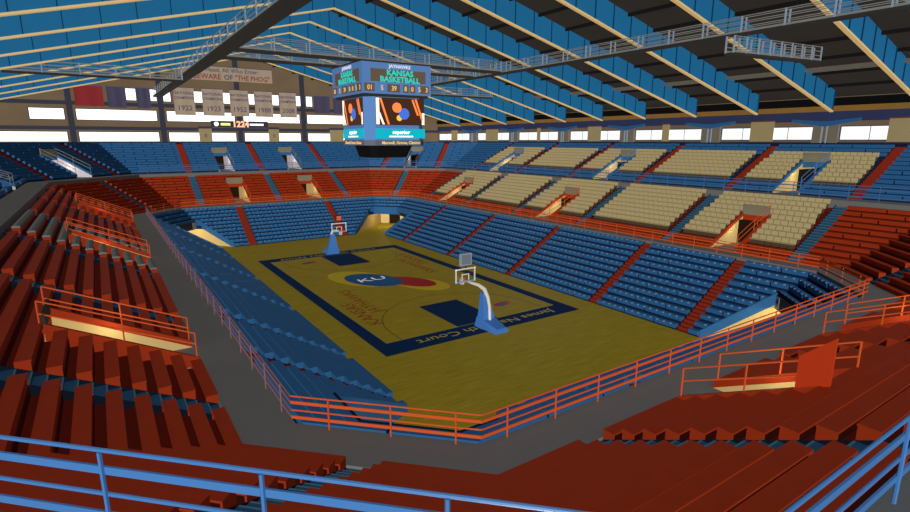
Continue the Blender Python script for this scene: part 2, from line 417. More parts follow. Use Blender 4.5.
XA = [-11.0, -.35, 10.3]; XV = [-5.65, 4.95]
YL = [-23.55, -15.6, -4.5, 6.6, 17.7, 23.75]
layout('lower', 'R', [-23.9, -15.6, -4.5, 6.6, 17.7], [], lower_lim('R', -1), lower_lim('R', 1))
layout('lower', 'L', [-22.0, -15.6, -4.5, 6.6, 17.7], [], lower_lim('L', -1), lower_lim('L', 1))
layout('lower', 'F', [-6.7, 5.9], [], lower_lim('F', -1), lower_lim('F', 1))
layout('lower', 'N', [-6.2, 6.2], [], lower_lim('N', -1), lower_lim('N', 1))
for s in ('FR', 'FL', 'NR', 'NL'):
    terrace('lower', s, lo(s), hi(s), 7)
    BLOCKS.append(('lower', s, lo(s), hi(s), 7, 11, f"lower {ends_w[s]} block, over the tunnel"))
    terrace('mid', s, lo(s), -AW/2); terrace('mid', s, AW/2, hi(s))
    BLOCKS.append(('mid', s, lo(s), -AW/2, 0, 11, f"middle {ends_w[s]}, sideline half"))
    BLOCKS.append(('mid', s, AW/2, hi(s), 0, 11, f"middle {ends_w[s]}, end-line half"))
    stairs('mid', s, 0, AW, 'blue', f"middle {ends_w[s]}")
layout('mid', 'R', YA, YV, lo('R'), hi('R')); layout('mid', 'L', YA, YV, lo('L'), hi('L'))
layout('mid', 'F', XA, XV, lo('F'), hi('F')); layout('mid', 'N', XA, XV, lo('N'), hi('N'))
layout('upper', 'R', YA, YV, lo('R'), hi('R')); layout('upper', 'L', YA[2:], YV[1:], lambda d: -15, hi('L'))
layout('upper', 'F', XA, XV, lo('F'), hi('F'))
# upper corners
for s in ('FL', 'FR'):
    for (a, b, w1) in ((lo(s), -5-AW/2, 'sideline side'), (5+AW/2, hi(s), 'end-line side')):
        terrace('upper', s, a, b); BLOCKS.append(('upper', s, a, b, 0, 12, f"upper {ends_w[s]}, {w1}"))
    terrace('upper', s, -5+AW/2, -VOM_W/2-.12, 0, VOM_ROWS); terrace('upper', s, VOM_W/2+.12, 5-AW/2, 0, VOM_ROWS); terrace('upper', s, -5+AW/2, 5-AW/2, VOM_ROWS)
    BLOCKS.append(('upper', s, -5+AW/2, -VOM_W/2-.14, 0, VOM_ROWS, f"upper {ends_w[s]}, middle block, sideline half"))
    BLOCKS.append(('upper', s, VOM_W/2+.14, 5-AW/2, 0, VOM_ROWS, f"upper {ends_w[s]}, middle block, end-line half"))
    BLOCKS.append(('upper', s, -5+AW/2, 5-AW/2, VOM_ROWS, 12, f"upper {ends_w[s]}, middle block"))
    for tcx, w1 in ((-5, 'sideline flight'), (5, 'end-line flight')): stairs('upper', s, tcx, AW, 'red', f"upper {ends_w[s]}, {w1}")
s = 'NR'; terrace('upper', s, lo(s), hi(s)); BLOCKS.append(('upper', s, lo(s), hi(s), 0, 12, f"upper {ends_w[s]}"))

# cream seats stand on these rows of the right-hand stands, between the outer aisles
CREAM_ROWS = {'mid': (2, 11), 'upper': (2, 9)}
def bval(v, T): return fn(v)(T['d0']+3)
CREAM = []
for (tier, side, a, b, r0, r1, desc) in BLOCKS:
    T = TIER[tier]
    is_cream = side == 'R' and tier in CREAM_ROWS and bval(a, T) > YA[0]-.1 and bval(b, T) < YA[-1]+.1
    for k in range(r0, r1):
        if is_cream and CREAM_ROWS[tier][0] <= k < CREAM_ROWS[tier][1]:
            CREAM.append((tier, bval(a, T), bval(b, T), k, desc)); continue
        detail = tier == 'mid' and side in ('L', 'N', 'NL', 'NR') and (side != 'L' or bval(b, T) < 8) and (side != 'N' or bval(a, T) < 4)
        bench(tier, side, a, b, k, desc, detail)

# ------------------------------------------------------------------ cream chairback seats
SP = .565
def seat_geo(mb, x0, y, z, parts='all'):
    """faces -x; x0 front of seat"""
    if parts in ('all', 'back'):
        mb.prism([(x0+.36, y-.25, z+.34), (x0+.42, y-.25, z+.34), (x0+.50, y-.25, z+.72), (x0+.44, y-.25, z+.72)],
                 [(x0+.36, y+.25, z+.34), (x0+.42, y+.25, z+.34), (x0+.50, y+.25, z+.72), (x0+.44, y+.25, z+.72)], M_CREAM)
    if parts in ('all', 'pan'):
        mb.prism([(x0, y-.24, z+.40), (x0+.02, y-.24, z+.33), (x0+.37, y-.24, z+.32), (x0+.37, y-.24, z+.39), (x0+.04, y-.24, z+.44)],
                 [(x0, y+.24, z+.40), (x0+.02, y+.24, z+.33), (x0+.37, y+.24, z+.32), (x0+.37, y+.24, z+.39), (x0+.04, y+.24, z+.44)], M_CREAMP)
    if parts in ('all', 'base'):
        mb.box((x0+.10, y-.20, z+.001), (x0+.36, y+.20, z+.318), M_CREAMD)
seats = []
for (tier, a, b, k, desc) in CREAM:
    T = TIER[tier]; x = HX+T['d0']+k*T['p']+.06; z = T['z0']+k*T['rise']
    n = int((b-a-.1)/SP); m0 = a+(b-a-n*SP)/2+SP/2
    for i in range(n):
        y = m0+i*SP; seats.append(((Vector((x, y, z))-CAM).length, tier, x, y, z, i, k, desc))
seats.sort(key=lambda q: q[0])
proto = {}
for pname, key in (('backrest', 'back'), ('seat_pan', 'pan'), ('pedestal', 'base')):
    m_ = MB(); seat_geo(m_, 0, 0, 0, key); o = m_.build(pname); proto[pname] = o.data; bpy.data.objects.remove(o)
for (dist, tier, x, y, z, i, k, desc) in seats[:300]:
    e = empty('stadium_seat', (x, y, z), f"cream seat, {ordn(i)} from near end, {ordn(k)} row up, {desc.replace(' from the near end', '').replace(' stand', '')}", 'seat', 'cream chairback seats')
    for pname in proto:
        c = bpy.data.objects.new(pname, proto[pname]); COL.objects.link(c); c.parent = e
mb = MB()
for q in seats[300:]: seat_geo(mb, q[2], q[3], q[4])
tag(mb.build('stadium_seats'), 'remaining cream chairback seats farther along the middle and upper right stands', 'seats', 'cream chairback seats', 'stuff')

# ------------------------------------------------------------------ entry portals (stairwells) cut into the stands
PORT = []
def rail_run(parent, side, t, da, za, db, zb, m, hgt=1.0, posts=3, r=.028):
    pts = lambda q, hh: pos(side, t, da+(db-da)*q, za+(zb-za)*q+hh)
    for hh in (hgt, hgt*.55):
        mb = MB(); mb.tube([pts(0, hh), pts(1, hh)], r, m, 6); mb.build('rail', parent)
    for i in range(posts):
        q = i/(posts-1); mb = MB(); p = pts(q, 0); mb.tube([p, (p[0], p[1], p[2]+hgt)], r*1.1, m, 6); mb.build('post', parent)
def portal(tier, side, t, where):
    T = TIER[tier]; zf = {'mid': 4.5, 'upper': 8.56}[tier]; hw = VOM_W/2; nr = 6 if side == 'N' else VOM_ROWS
    d0 = T['d0']; dE = d0+nr*T['p']; zE = T['z0']+nr*T['rise']
    if not visible([pos(side, t, d0, zf), pos(side, t, dE, zE+1), pos(side, t, dE, zE)], 50): return
    seat = TM[tier][0]; word = T['word']; HH = {'L': .62, 'N': .2}.get(side, 1.0)
    e = empty('entry_portal', pos(side, t, d0+2, zf), f"{'red' if tier=='mid' else 'blue'} edged entry portal, {where}", 'portal', f'entry portals of the {word} stand')
    for s in (-1, 1):
        a, b = (t-hw-.10, t-hw) if s < 0 else (t+hw, t+hw+.10)
        mb = MB()
        prof = [(d0+.02, zf-.02), (dE+2.6, zf-.02), (dE+2.6, zE-T['rise']-.1), (dE, zE-T['rise']-.1), (dE-.05, zE-.02), (d0+.02, T['z0']+.08)]
        strip(mb, side, prof, a, b, M_WALLU if tier == 'upper' and side != 'R' else M_WALLC); mb.build('side_wall', e)
        mb = MB()
        prof = [(d0+.02, T['z0']+.09), (dE-.05, zE+.0), (dE-.05, zE+.30), (d0+.02, T['z0']+.37)]
        a2, b2 = (a-.015, b+.03) if s < 0 else (a-.03, b+.015)
        strip(mb, side, prof, a2, b2, seat)
        ca, cb = (a-.02, a-.002) if s < 0 else (b+.002, b+.02)
        strip(mb, side, [(d0+.02, zf-.02), (d0+.6, zf-.02), (dE-.05, zE-.85), (dE-.05, zE-.001), (d0+.02, T['z0']+.089)], ca, cb, seat); mb.build('kerb', e)
    mb = MB(); strip(mb, side, [(dE-.1, zE-.35), (dE+.05, zE-.35), (dE+.05, zE+.12), (dE-.1, zE+.12)], t-hw-.1, t+hw+.1, seat); mb.build('lintel', e)
    mb = MB(); strip(mb, side, [(dE-.12, zE+.121), (dE-.02, zE+.121), (dE-.02, zE+HH), (dE-.12, zE+HH)], t-hw-.1, t+hw+.1, (M_OPAN if side == 'N' else (M_CATB if side == 'L' else M_HEAD))); mb.build('header_panel', e)
    for s in ((-1,) if side == 'N' else ()):   # cheek returning behind the header
        a, b = (t-hw-.10, t-hw-.02) if s < 0 else (t+hw+.02, t+hw+.10)
        mb = MB(); strip(mb, side, [(dE-.6, zE+.0), (dE+.22, zE+.4), (dE+.22, zE+1.75), (dE-.6, zE+.98)], a, b, M_OPAN); mb.build('header_cheek', e)
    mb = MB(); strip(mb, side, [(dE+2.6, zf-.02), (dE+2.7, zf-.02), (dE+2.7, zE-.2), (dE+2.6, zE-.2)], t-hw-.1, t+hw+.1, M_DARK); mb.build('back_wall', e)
    for s in ((-1, 1) if side not in 'LNFL' else ()):   # doorway into the concourse
        a, b = (t-hw-.02, t-hw+.02) if s < 0 else (t+hw-.02, t+hw+.02)
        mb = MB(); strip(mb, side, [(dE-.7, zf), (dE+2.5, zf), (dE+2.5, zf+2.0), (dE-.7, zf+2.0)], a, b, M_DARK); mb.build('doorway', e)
    mb = MB(); strip(mb, side, [(d0-.01, zf-.12), (dE+2.6, zf-.12), (dE+2.6, zf-.004), (d0-.01, zf-.004)], t-hw, t+hw, M_CONC); mb.build('landing', e)
    mr = M_ORANGE if tier == 'mid' else (M_BRAIL if side == 'R' else M_GRAIL)
    rn = 'orange' if tier == 'mid' else ('blue' if side == 'R' else 'grey')
    for s, w1 in [q for q in ((-1, 'nearer' if side in 'RL' else 'left'), (1, 'farther' if side in 'RL' else 'right')) if not (side == 'R' and q[0] == 1) and not (side == 'F' and q[0] == -1)]:
        re = empty('portal_railing', pos(side, t+s*(hw+.05), d0+2, zf), f"{rn} railing on the {w1} edge of the portal, {where}"[:200], 'railing', 'railings of the entry portals')
        rail_run(re, side, t+s*(hw+.05), d0+.1, T['z0']+.40, dE+.05, zE+.12, mr)
    l = bpy.data.lights.new('portal_lamp', 'POINT'); l.energy = 22; l.color = (1.0, .84, .58); l.shadow_soft_size = .12
    lo_ = bpy.data.objects.new('portal_lamp', l); COL.objects.link(lo_); lo_.location = pos(side, t+.35, dE-1.9, zf+1.5)
nm = {'R': ['nearest', 'middle', 'farthest'], 'L': ['nearest', 'middle', 'farthest']}
for i, y in enumerate(YV):
    portal('mid', 'R', y, f"middle right stand, {nm['R'][i]}"); portal('upper', 'R', y, f"upper right stand, {nm['R'][i]}")
    portal('mid', 'L', y, f"middle left stand, {nm['L'][i]}")
    if i: portal('upper', 'L', y, f"upper left stand, {nm['L'][i]}")
for i, x in enumerate(XV):
    portal('mid', 'F', x, f"middle far stand, {['left','right'][i]} one"); portal('upper', 'F', x, f"upper far stand, {['left','right'][i]} one")
    portal('mid', 'N', x, f"middle near stand, {['left','right'][i]} one")
portal('upper', 'FL', 0, 'upper far left corner'); portal('upper', 'FR', 0, 'upper far right corner')

# ------------------------------------------------------------------ ring railings
def ring_rail(nm_, side, d, z, hgt, m, label, group, cat='railing', step=2.0, phase=0.0, bands=True):
    a, b = -half(side, d), half(side, d)
    if not visible([pos(side, a+(b-a)*i/12, d, z+hgt) for i in range(13)], 30): return
    e = empty(nm_, pos(side, (a+b)/2, d, z), label, cat, group)
    for q, kind in ((1.0, 'pipe'), (.79, 'band'), (.53, 'pipe'), (.29, 'band')):
        if kind == 'band' and not bands: continue
        mb = MB(); p, r = pos(side, a, d, z+hgt*q), pos(side, b, d, z+hgt*q)
        if kind == 'pipe': mb.tube([p, r], .026, m, 8)
        else: mb.bar(p, r, .03, .10, m)
        mb.build('rail' if kind == 'pipe' else 'guard_band', e)
    t = phase+math.ceil((a+.04-phase)/step)*step
    while t < b-.04:
        p = pos(side, t, d+.03, z)
        if visible([p, (p[0], p[1], p[2]+hgt)], 15): mb = MB(); mb.tube([(p[0], p[1], z+.002), (p[0], p[1], z+hgt-.01)], .028, m, 6); mb.build('post', e)
        t += step
PH = {'NL': .25, 'N': -10.9, 'R': .3}
for s in ('R','L','F','N','FR','FL','NR','NL'):
    w1 = ends_w[s] + (' side' if len(s) == 1 else '')
    ring_rail('walkway_railing', s, .1, 4.5, 1.0, M_ORANGE if s != 'L' else M_RAILM, f"{'orange' if s != 'L' else 'mauve'} railing above the lower blue seats, {w1}", 'railings along the lower walkway', phase=PH.get(s, 0))
    if s in ('L', 'FL'): continue
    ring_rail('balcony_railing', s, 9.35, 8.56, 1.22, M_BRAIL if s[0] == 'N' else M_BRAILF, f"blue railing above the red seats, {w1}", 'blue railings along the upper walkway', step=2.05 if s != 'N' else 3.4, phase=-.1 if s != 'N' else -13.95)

# ------------------------------------------------------------------ corner tunnels under the lower stand
def stand_top(d):
    T = TIER['lower']; return T['z0']+(d-T['d0'])/T['p']*T['rise']
for s in ('FR', 'FL', 'NR', 'NL'):
    sx = 1 if s[1] == 'R' else -1; sy = 1 if s[0] == 'F' else -1
    e = empty('corner_tunnel', pos(s, 0, -2.7, 0), f"player tunnel under the {ends_w[s]} of the lower stand", 'tunnel', 'corner tunnels')
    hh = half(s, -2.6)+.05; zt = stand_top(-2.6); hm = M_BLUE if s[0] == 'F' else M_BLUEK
    hb = MB(); strip(hb, s, [(-2.72, 2.1), (-2.62, 2.1), (-2.62, zt+.38), (-2.72, zt+.38)], -hh, hh, hm)
    for base, sg in (('R' if sx > 0 else 'L', sy), ('F' if sy > 0 else 'N', sx)):
        f = raw_lim(base, sg)
        d_in = -7.15; dk = -2.75
        off = lambda o1: (lambda d: f(d)+sg*o1)
        mb = MB()   # blue stringer that carries the ends of the rows
        strip(mb, base, [(d_in, .02), (d_in, stand_top(d_in)+.42), (dk, stand_top(dk)+.36), (dk, 2.3 if s != 'NL' else .02), (d_in+.35, .04 if s != 'NL' else .02)], off(.055), off(.13), M_BLUE); mb.build('stringer', e)
        mb = MB()   # cream wall below
        strip(mb, base, [(d_in+.3, .0), (d_in+.4, .06), (dk, 2.3), (dk, 2.5), (1.5, 4.2), (1.5, 0)], off(.005), off(.05), M_WALLC); mb.build('side_wall', e)
        a, b = sorted((f(-2.7), sg*(half(base, -2.7)+.03)))
        if b-a > .1: strip(hb, base, [(-2.72, 2.1), (-2.62, 2.1), (-2.62, zt+.38), (-2.72, zt+.38)], a, b, hm)
    hb.build('header', e)
    mb = MB(); strip(mb, s, [(1.72, 0), (1.8, 0), (1.8, 4.2), (1.72, 4.2)], -4.5, 4.5, M_WALLC); mb.build('back_wall', e)
    mb = MB(); strip(mb, s, [(1.6, 0.01), (1.7, 0.01), (1.7, 2.3), (1.6, 2.3)], -.9, .9, M_DARK); strip(mb, s, [(1.56, 2.5), (1.6, 2.5), (1.6, 2.9), (1.56, 2.9)], -.3, .3, M_WLET); mb.build('doorway', e)
    X = Vector(pos(s, 1, 0, 0))-Vector(pos(s, 0, 0, 0)); N_ = Vector(pos(s, 0, -1, 0))-Vector(pos(s, 0, 0, 0))
    if X.cross(Vector((0, 0, 1))).dot(N_) < 0: X = -X
    if s == 'NR':
        sgx = empty('section_sign', pos(s, -1.0, -2.75, 2.6), 'dark signboard with a white 4 beside the near right tunnel', 'sign')
        mb = MB(); strip(mb, s, [(-2.78, 2.02), (-2.74, 2.02), (-2.74, 2.98), (-2.78, 2.98)], -hh, hh, M_BOARD); mb.build('board', sgx)
        mb = MB(); strip(mb, s, [(-2.80, 2.12), (-2.785, 2.12), (-2.785, 2.92), (-2.80, 2.92)], -hh+.1, -hh+.75, M_SIGNL); mb.build('number_plate', sgx)
        text('number', '4', .8, M_BLUEK, sgx, X, (0, 0, 1), pos(s, -hh+.42, -2.81, 2.52), .005)
        text('number', '4', .8, M_SIGNL, sgx, X, (0, 0, 1), pos(s, hh-1.0, -2.80, 2.52), .005)
    if s == 'FL':
        sgx = empty('section_sign', pos(s, 0, -2.75, 2.6), 'dark signboard with pale numerals over the far left tunnel', 'sign')
        mb = MB(); strip(mb, s, [(-2.78, 2.02), (-2.74, 2.02), (-2.74, 2.98), (-2.78, 2.98)], -hh, hh, M_BOARD); mb.build('board', sgx)
        mb = MB()
        for tt in (-hh+.1, hh-.75): strip(mb, s, [(-2.80, 2.12), (-2.785, 2.12), (-2.785, 2.92), (-2.80, 2.92)], tt, tt+.65, M_SIGNL)
        mb.build('number_plate', sgx)
    l = bpy.data.lights.new('tunnel_lamp', 'POINT'); l.energy = 130; l.color = (1.0, .82, .50); l.shadow_soft_size = .15
    lo_ = bpy.data.objects.new('tunnel_lamp', l); COL.objects.link(lo_); lo_.location = pos(s, 0, -2.1, 2.0)

# ------------------------------------------------------------------ far and right walls
WX, WY, WB = 39.6, 54.6, 12.7
RX, RZ, EX, EZ = -1.4, 25.7, 37.6, 15.95      # girder bottom: ridge and right end
slope = (RZ-EZ)/(EX-RX); LX = RX-(EX-RX)
def zbot(x): return RZ-slope*abs(x-RX)
zroof = lambda x: zbot(x)+2.05
mb = MB()
xs = [-44, RX, WX+.3]
ring_ = [(-44, 8.0), (WX+.3, 8.0), (WX+.3, zroof(WX)), (RX, zroof(RX)), (-44, zroof(-44))]
mb.prism([(x, WY, z) for x, z in ring_], [(x, WY+.3, z) for x, z in ring_], M_BWALL)
tag(mb.build('wall_far'), kind='structure')
mb = MB(); mb.box((WX, -36, 8), (WX+.3, WY+.3, zroof(WX)), M_BWALL); tag(mb.build('wall_right'), kind='structure')
# parapet behind the last row
mb = MB()
for s in ('R', 'L', 'F', 'FR', 'FL', 'NR'):
    strip(mb, s, [(19.95, 11.9), (20.15, 11.9), (20.15, 13.02), (19.95, 13.02)], lo(s) if s != 'L' else -15, hi(s), mat('navy_parapet', (22, 36, 62), .8))
tag(mb.build('trim_1'), kind='structure')
# back landing between parapet and the walls
mb = MB(); mb.box((37.9, -34, 12.4), (WX, WY, 12.6), M_CONC); mb.box((-43, 53.2, 12.4), (37.9, WY, 12.6), M_CONC)
tag(mb.build('gallery_floor'), kind='structure')
wn = [0]
def window(a, b, m, frame, bars=0, horiz='x'):
    wn[0] += 1
    e = empty(f'window_{wn[0]}', [(p+q)/2 for p, q in zip(a, b)], None, None, kind='structure')
    mb = MB(); mb.box(a, b, m); mb.build('pane', e)
    mb = MB()
    if horiz == 'x':
        for x in (a[0]-.05, b[0]+.05): mb.box((x-.05, a[1]-.04, a[2]-.08), (x+.05, b[1], b[2]+.08), frame)
        for z in (a[2]-.04, b[2]+.04): mb.box((a[0], a[1]-.04, z-.04), (b[0], b[1], z+.04), frame)
        for i in range(bars): x = a[0]+(b[0]-a[0])*(i+1)/(bars+1); mb.box((x-.025, a[1]-.03, a[2]), (x+.025, a[1]-.001, b[2]), frame)
    else:
        for y in (a[1]-.05, b[1]+.05): mb.box((a[0]-.04, y-.05, a[2]-.08), (b[0], y+.05, b[2]+.08), frame)
        for z in (a[2]-.04, b[2]+.04): mb.box((a[0]-.04, a[1], z-.04), (b[0], b[1], z+.04), frame)
        for i in range(bars): y = a[1]+(b[1]-a[1])*(i+1)/(bars+1); mb.box((a[0]-.03, y-.025, a[2]), (a[0]-.001, y+.025, b[2]), frame)
    mb.build('window_frame', e)
FC = [-36.9, -24.8, -12.8, -1.05, 10.2, 22.3, 34.3]       # far-wall columns
for i, (a, b) in enumerate(zip(FC[:-1], FC[1:])):
    window((a+.75, WY-.06, 13.15), (b-.75, WY-.005, 14.5), M_WIN, M_COLM)
    x0 = a+.75 if i else -29.6
    window((x0, WY-.06, 16.35), (b-.75, WY-.005, 17.85), M_WIN, M_COLM)
for (a, b) in ((-17.4, -16.1), (-14.1, -13.3), (-12.3, -11.3), (-7.9, -6.6), (-3.3, -2.3), (.8, 1.7), (4.7, 5.9), (9.0, 9.8), (10.9, 12.0)):
    window((a, WY-.06, 19.4), (b, WY-.005, 21.1), M_WIN, M_COLM)
for i, x in enumerate(FC):
    mb = MB(); mb.box((x-.38, WY-.42, 12.6), (x+.38, WY, min(zroof(x)-.1, 26.5)), M_COLM)
    tag(mb.build('wall_column'), kind='structure')
for i, (z, h) in enumerate(((14.85, .5), (18.45, .55), (12.85, .3))):
    mb = MB(); mb.box((-43, WY-.22, z), (WX, WY, z+h), M_COLM if i < 2 else M_CONC); tag(mb.build(f'trim_{i+2}'), kind='structure')
# right wall: bays between piers
RC = [-31.9, -19.7, -7.5, 4.7, 16.9, 29.1, 41.3]
SH = [(-25.8, 1.9), (-13.4, 2.5), (-1.3, 1.0), (10.7, 2.5), (22.7, .8), (35.4, 3.6), (48.0, 2.2)]
mb = MB(); mb.box((WX-.25, -36, 15.15), (WX, WY, 16.1), M_PURP); tag(mb.build('trim_5'), kind='structure')
mb = MB(); mb.box((WX-.5, -36, 16.1), (WX, WY, 16.62), M_TANB); tag(mb.build('trim_6'), kind='structure')
for i, y in enumerate(RC):
    mb = MB()
    for s in (-1, 1): mb.box((WX-.5, y+s*.35, 12.62), (WX-.07, y+s*1.15, 15.15), mat('taupe_pier', (124, 116, 100)))
    mb.build('wall_pier')['kind'] = 'structure'
    e = empty('wind_bracket', (WX-.9, y, 12.6), f"blue winged bracket on the right wall, {ordn(i)} from the near end", 'bracket', 'blue winged brackets on the right wall')
    mb = MB()
    for s in (-.22, .22): mb.box((WX-.72, y+s-.06, 12.61), (WX-.58, y+s+.06, 15.0), M_POST)
    mb.build('post', e)
    for s in (-1, 1):
        mb = MB(); A = [(WX-1.0, y, 14.62), (WX-.6, y, 14.62), (WX-.6, y, 15.1), (WX-1.0, y, 15.1)]
        B = [(WX-1.0, y+s*3.0, 15.12), (WX-.6, y+s*3.0, 15.12), (WX-.6, y+s*3.0, 15.4), (WX-1.0, y+s*3.0, 15.4)]
        mb.prism(A, B, M_BLUE); mb.build('wing', e)
for i, (y, w1) in enumerate(SH):
    o_ = MB(); o_.box((WX-.35, y-w1/2, 13.15), (WX-.27, y+w1/2, 15.25), M_TANS); o_.box((WX-.37, y-w1/2-.05, 15.25), (WX-.25, y+w1/2+.05, 15.36), mat('rust_header', (130, 66, 44)))
    tag(o_.build('window_shade'), f"tan shade hanging on the right wall windows, {ordn(i)} from the near end", 'shade', 'tan window shades on the right wall')
edges_ = []
for i in range(len(RC)):
    a = RC[i]+1.25; b = RC[i+1]-1.25 if i+1 < len(RC) else WY-.5
    window((WX-.06, a, 13.35), (WX-.005, b, 14.6), M_WINR, M_PURP, bars=3, horiz='y')
mb = MB(); mb.box((WX-.3, -36, 13.0), (WX-.2, WY, 13.12), M_COLM); tag(mb.build('trim_7'), kind='structure')
# vents on the far wall
for x, w1, lab in ((-6.65, 1.95, 'left'), (4.6, 1.75, 'middle'), (16.4, 2.6, 'right')):
    e = empty('wall_vent', (x, WY-.5, 12.65), f"tan vent box on the far wall sill, {lab} one", 'vent box', 'tan vent boxes on the far wall')
    mb = MB(); mb.box((x-w1/2, WY-.5, 12.62), (x+w1/2, WY-.08, 15.2), M_TANS); mb.build('housing', e)
    mb = MB(); mb.box((x-w1/2-.06, WY-.53, 15.2), (x+w1/2+.06, WY-.08, 15.55), M_COLM); mb.build('cap', e)
    if w1 < 2.5: mb = MB(); [mb.box((x-.22, WY-.51, z), (x+.22, WY-.501, z+.1), M_BANT) for z in (13.8, 14.0, 14.2)]; mb.build('slot', e)
# banners
BY = WY-.55
def banner(x0, x1, z0, z1, m, name='hanging_banner', label='', cat='banner', group=None, lines=(), edge=None):
    e = empty(name, ((x0+x1)/2, BY, z1), label, cat, group)
    mb = MB(); n = 8
    for i in range(n):
        a, b = x0+(x1-x0)*i/n, x0+(x1-x0)*(i+1)/n
        ya, yb = BY+.03*math.sin(i*1.3), BY+.03*math.sin((i+1)*1.3)
        mb.prism([(a, ya, z0), (a, ya+.02, z0), (a, ya+.02, z1), (a, ya, z1)], [(b, yb, z0), (b, yb+.02, z0), (b, yb+.02, z1), (b, yb, z1)], m)
    mb.build('cloth', e)
    mb = MB(); mb.box((x0-.05, BY-.04, z1-.02), (x1+.05, BY+.06, z1+.09), edge or M_BANT); mb.build('header_bar', e)
    for (txt, z, size, mm, sx_) in lines: text('lettering', txt, size, mm, e, (1, 0, 0), (0, 0, 1), ((x0+x1)/2, BY-.06, z), .01, sx_, .01)
    return e
for yr, x0, x1 in (('1922', -10.9, -7.85), ('1923', -6.7, -3.4), ('1952', -2.4, .6), ('1988', 1.65, 4.7), ('2008', 5.9, 8.9)):
    banner(x0, x1, 17.3, 21.6, M_BAN, label=f"tan championship banner reading {yr} on the far wall", group='championship banners',
           lines=(('NATIONAL', 20.75, .62, M_BANT, .95), ('CHAMPIONS', 20.0, .62, M_BANT, .82), (yr, 18.4, 1.15, M_BANT, 1.0)))
e = banner(-9.6, 4.9, 23.0, 25.2, M_BAN, name='slogan_banner', label='long pale slogan banner lettered BEWARE OF THE PHOG high on the far wall',
           lines=(('Pay Heed, All Who Enter:', 24.65, .95, M_BANT, 1.0),))
text('lettering', 'BEWARE', 1.15, M_BANR, e, (1, 0, 0), (0, 0, 1), (-5.6, BY-.06, 23.55), .01, .95, .02)
text('lettering', 'OF', 1.1, M_BANT, e, (1, 0, 0), (0, 0, 1), (-2.3, BY-.06, 23.55), .01, 1, .02)
text('lettering', '"THE PHOG"', 1.15, M_BANR, e, (1, 0, 0), (0, 0, 1), (1.6, BY-.06, 23.55), .01, .88, .02)
banner(-24.0, -20.4, 18.3, 21.2, M_BANRD, label='red hanging banner at the left of the far wall')
banner(-19.9, -17.5, 18.2, 21.2, M_BANP, label='grey purple banner beside the red banner on the far wall', group='grey purple banners')
banner(-16.0, -14.2, 18.2, 21.2, M_BANP, label='grey purple banner left of the 1922 banner, between two bright windows', group='grey purple banners')
banner(12.2, 15.2, 18.2, 21.2, M_BANP, label='grey purple banner just right of the 2008 banner', group='grey purple banners')
banner(15.9, 18.6, 18.2, 21.2, M_BANP, label='grey purple banner half hidden by the hanging scoreboard', group='grey purple banners')
# end-wall clock board
e = empty('wall_scoreboard', (-.9, BY, 15.2), 'long dark clock board lit 12:24 under the far wall banners', 'scoreboard')
mb = MB(); mb.box((-5.7, BY-.15, 15.45), (3.6, BY+.2, 16.5), M_COLM); mb.build('housing', e)
text('digits', '1224', 1.35, M_LED, e, (1, 0, 0), (0, 0, 1), (-1.0, BY-.18, 15.95), .01, 1, .05)
mb = MB(); mb.box((-4.2, BY-.18, 15.75), (-2.7, BY-.151, 16.15), M_LEDY); mb.box((.5, BY-.18, 15.8), (2.8, BY-.151, 16.1), M_LEDW)
mb.tube([(-4.9, BY-.18, 15.98), (-4.9, BY-.151, 15.98)], .36, M_LEDW, 14); mb.build('lit_panel', e)

# ------------------------------------------------------------------ roof: deck, purlins, girders
mb = MB()
for x0, x1 in ((-44, RX), (RX, WX+.2)):
    mb.prism([(x0, -30, zroof(x0)), (x1, -30, zroof(x1)), (x1, -30, zroof(x1)+.2), (x0, -30, zroof(x0)+.2)],
             [(x0, WY+.3, zroof(x0)), (x1, WY+.3, zroof(x1)), (x1, WY+.3, zroof(x1)+.2), (x0, WY+.3, zroof(x0)+.2)], M_DECK)
tag(mb.build('ceiling'), kind='structure')
for s in (-1, 1):
    for i in range(1, 12):
        x = RX+s*3.4*i; z = zroof(x)
        if x < -42 or x > 38.5: continue
        mb = MB(); mb.box((x-.11, -30, z-.26), (x+.11, WY, z-.005), M_PURL); tag(mb.build('roof_purlin'), kind='structure')
mb = MB(); x = 31.5; mb.box((x-.45, -30, zroof(x)-.35), (x+.45, WY, zroof(x)-.02), M_PALE); tag(mb.build('trim_8'), kind='structure')
mb = MB(); mb.box((WX-.45, -36, 16.62), (WX-.02, WY, zroof(WX)-.1), M_BLACK); tag(mb.build('trim_9'), kind='structure')
GY = [-27.74+7.13*k for k in range(11)]
for i, y in enumerate(GY):
    e = empty('roof_girder', (RX, y, RZ), f"blue roof girder with cream bottom flange, {ordn(i)} from the near end", 'girder', 'blue roof girders')
    for s in (-1, 1):
        xe = EX if s > 0 else LX
        mb = MB(); A = [(RX, zbot(RX)+.14), (xe, zbot(xe)+.14), (xe, zroof(xe)-.02), (RX, zroof(RX)-.02)]
        mb.prism([(x, y-.06, z) for x, z in A], [(x, y+.06, z) for x, z in A], M_GIRD)
        n = 18
        for k in range(n+1):
            x = RX+(xe-RX)*k/n; x = min(max(x, LX+.05), EX-.05)
            mb.box((x-.03, y-.14, zbot(x)+.15), (x+.03, y+.14, zroof(x)-.03), M_GIRDD)
        mb.build('web', e)
        mb = MB(); A = [(RX, zbot(RX)), (xe, zbot(xe)), (xe, zbot(xe)+.14), (RX, zbot(RX)+.14)]
        mb.prism([(x, y-.15, z) for x, z in A], [(x, y+.15, z) for x, z in A], M_FLAN); mb.build('bottom_flange', e)

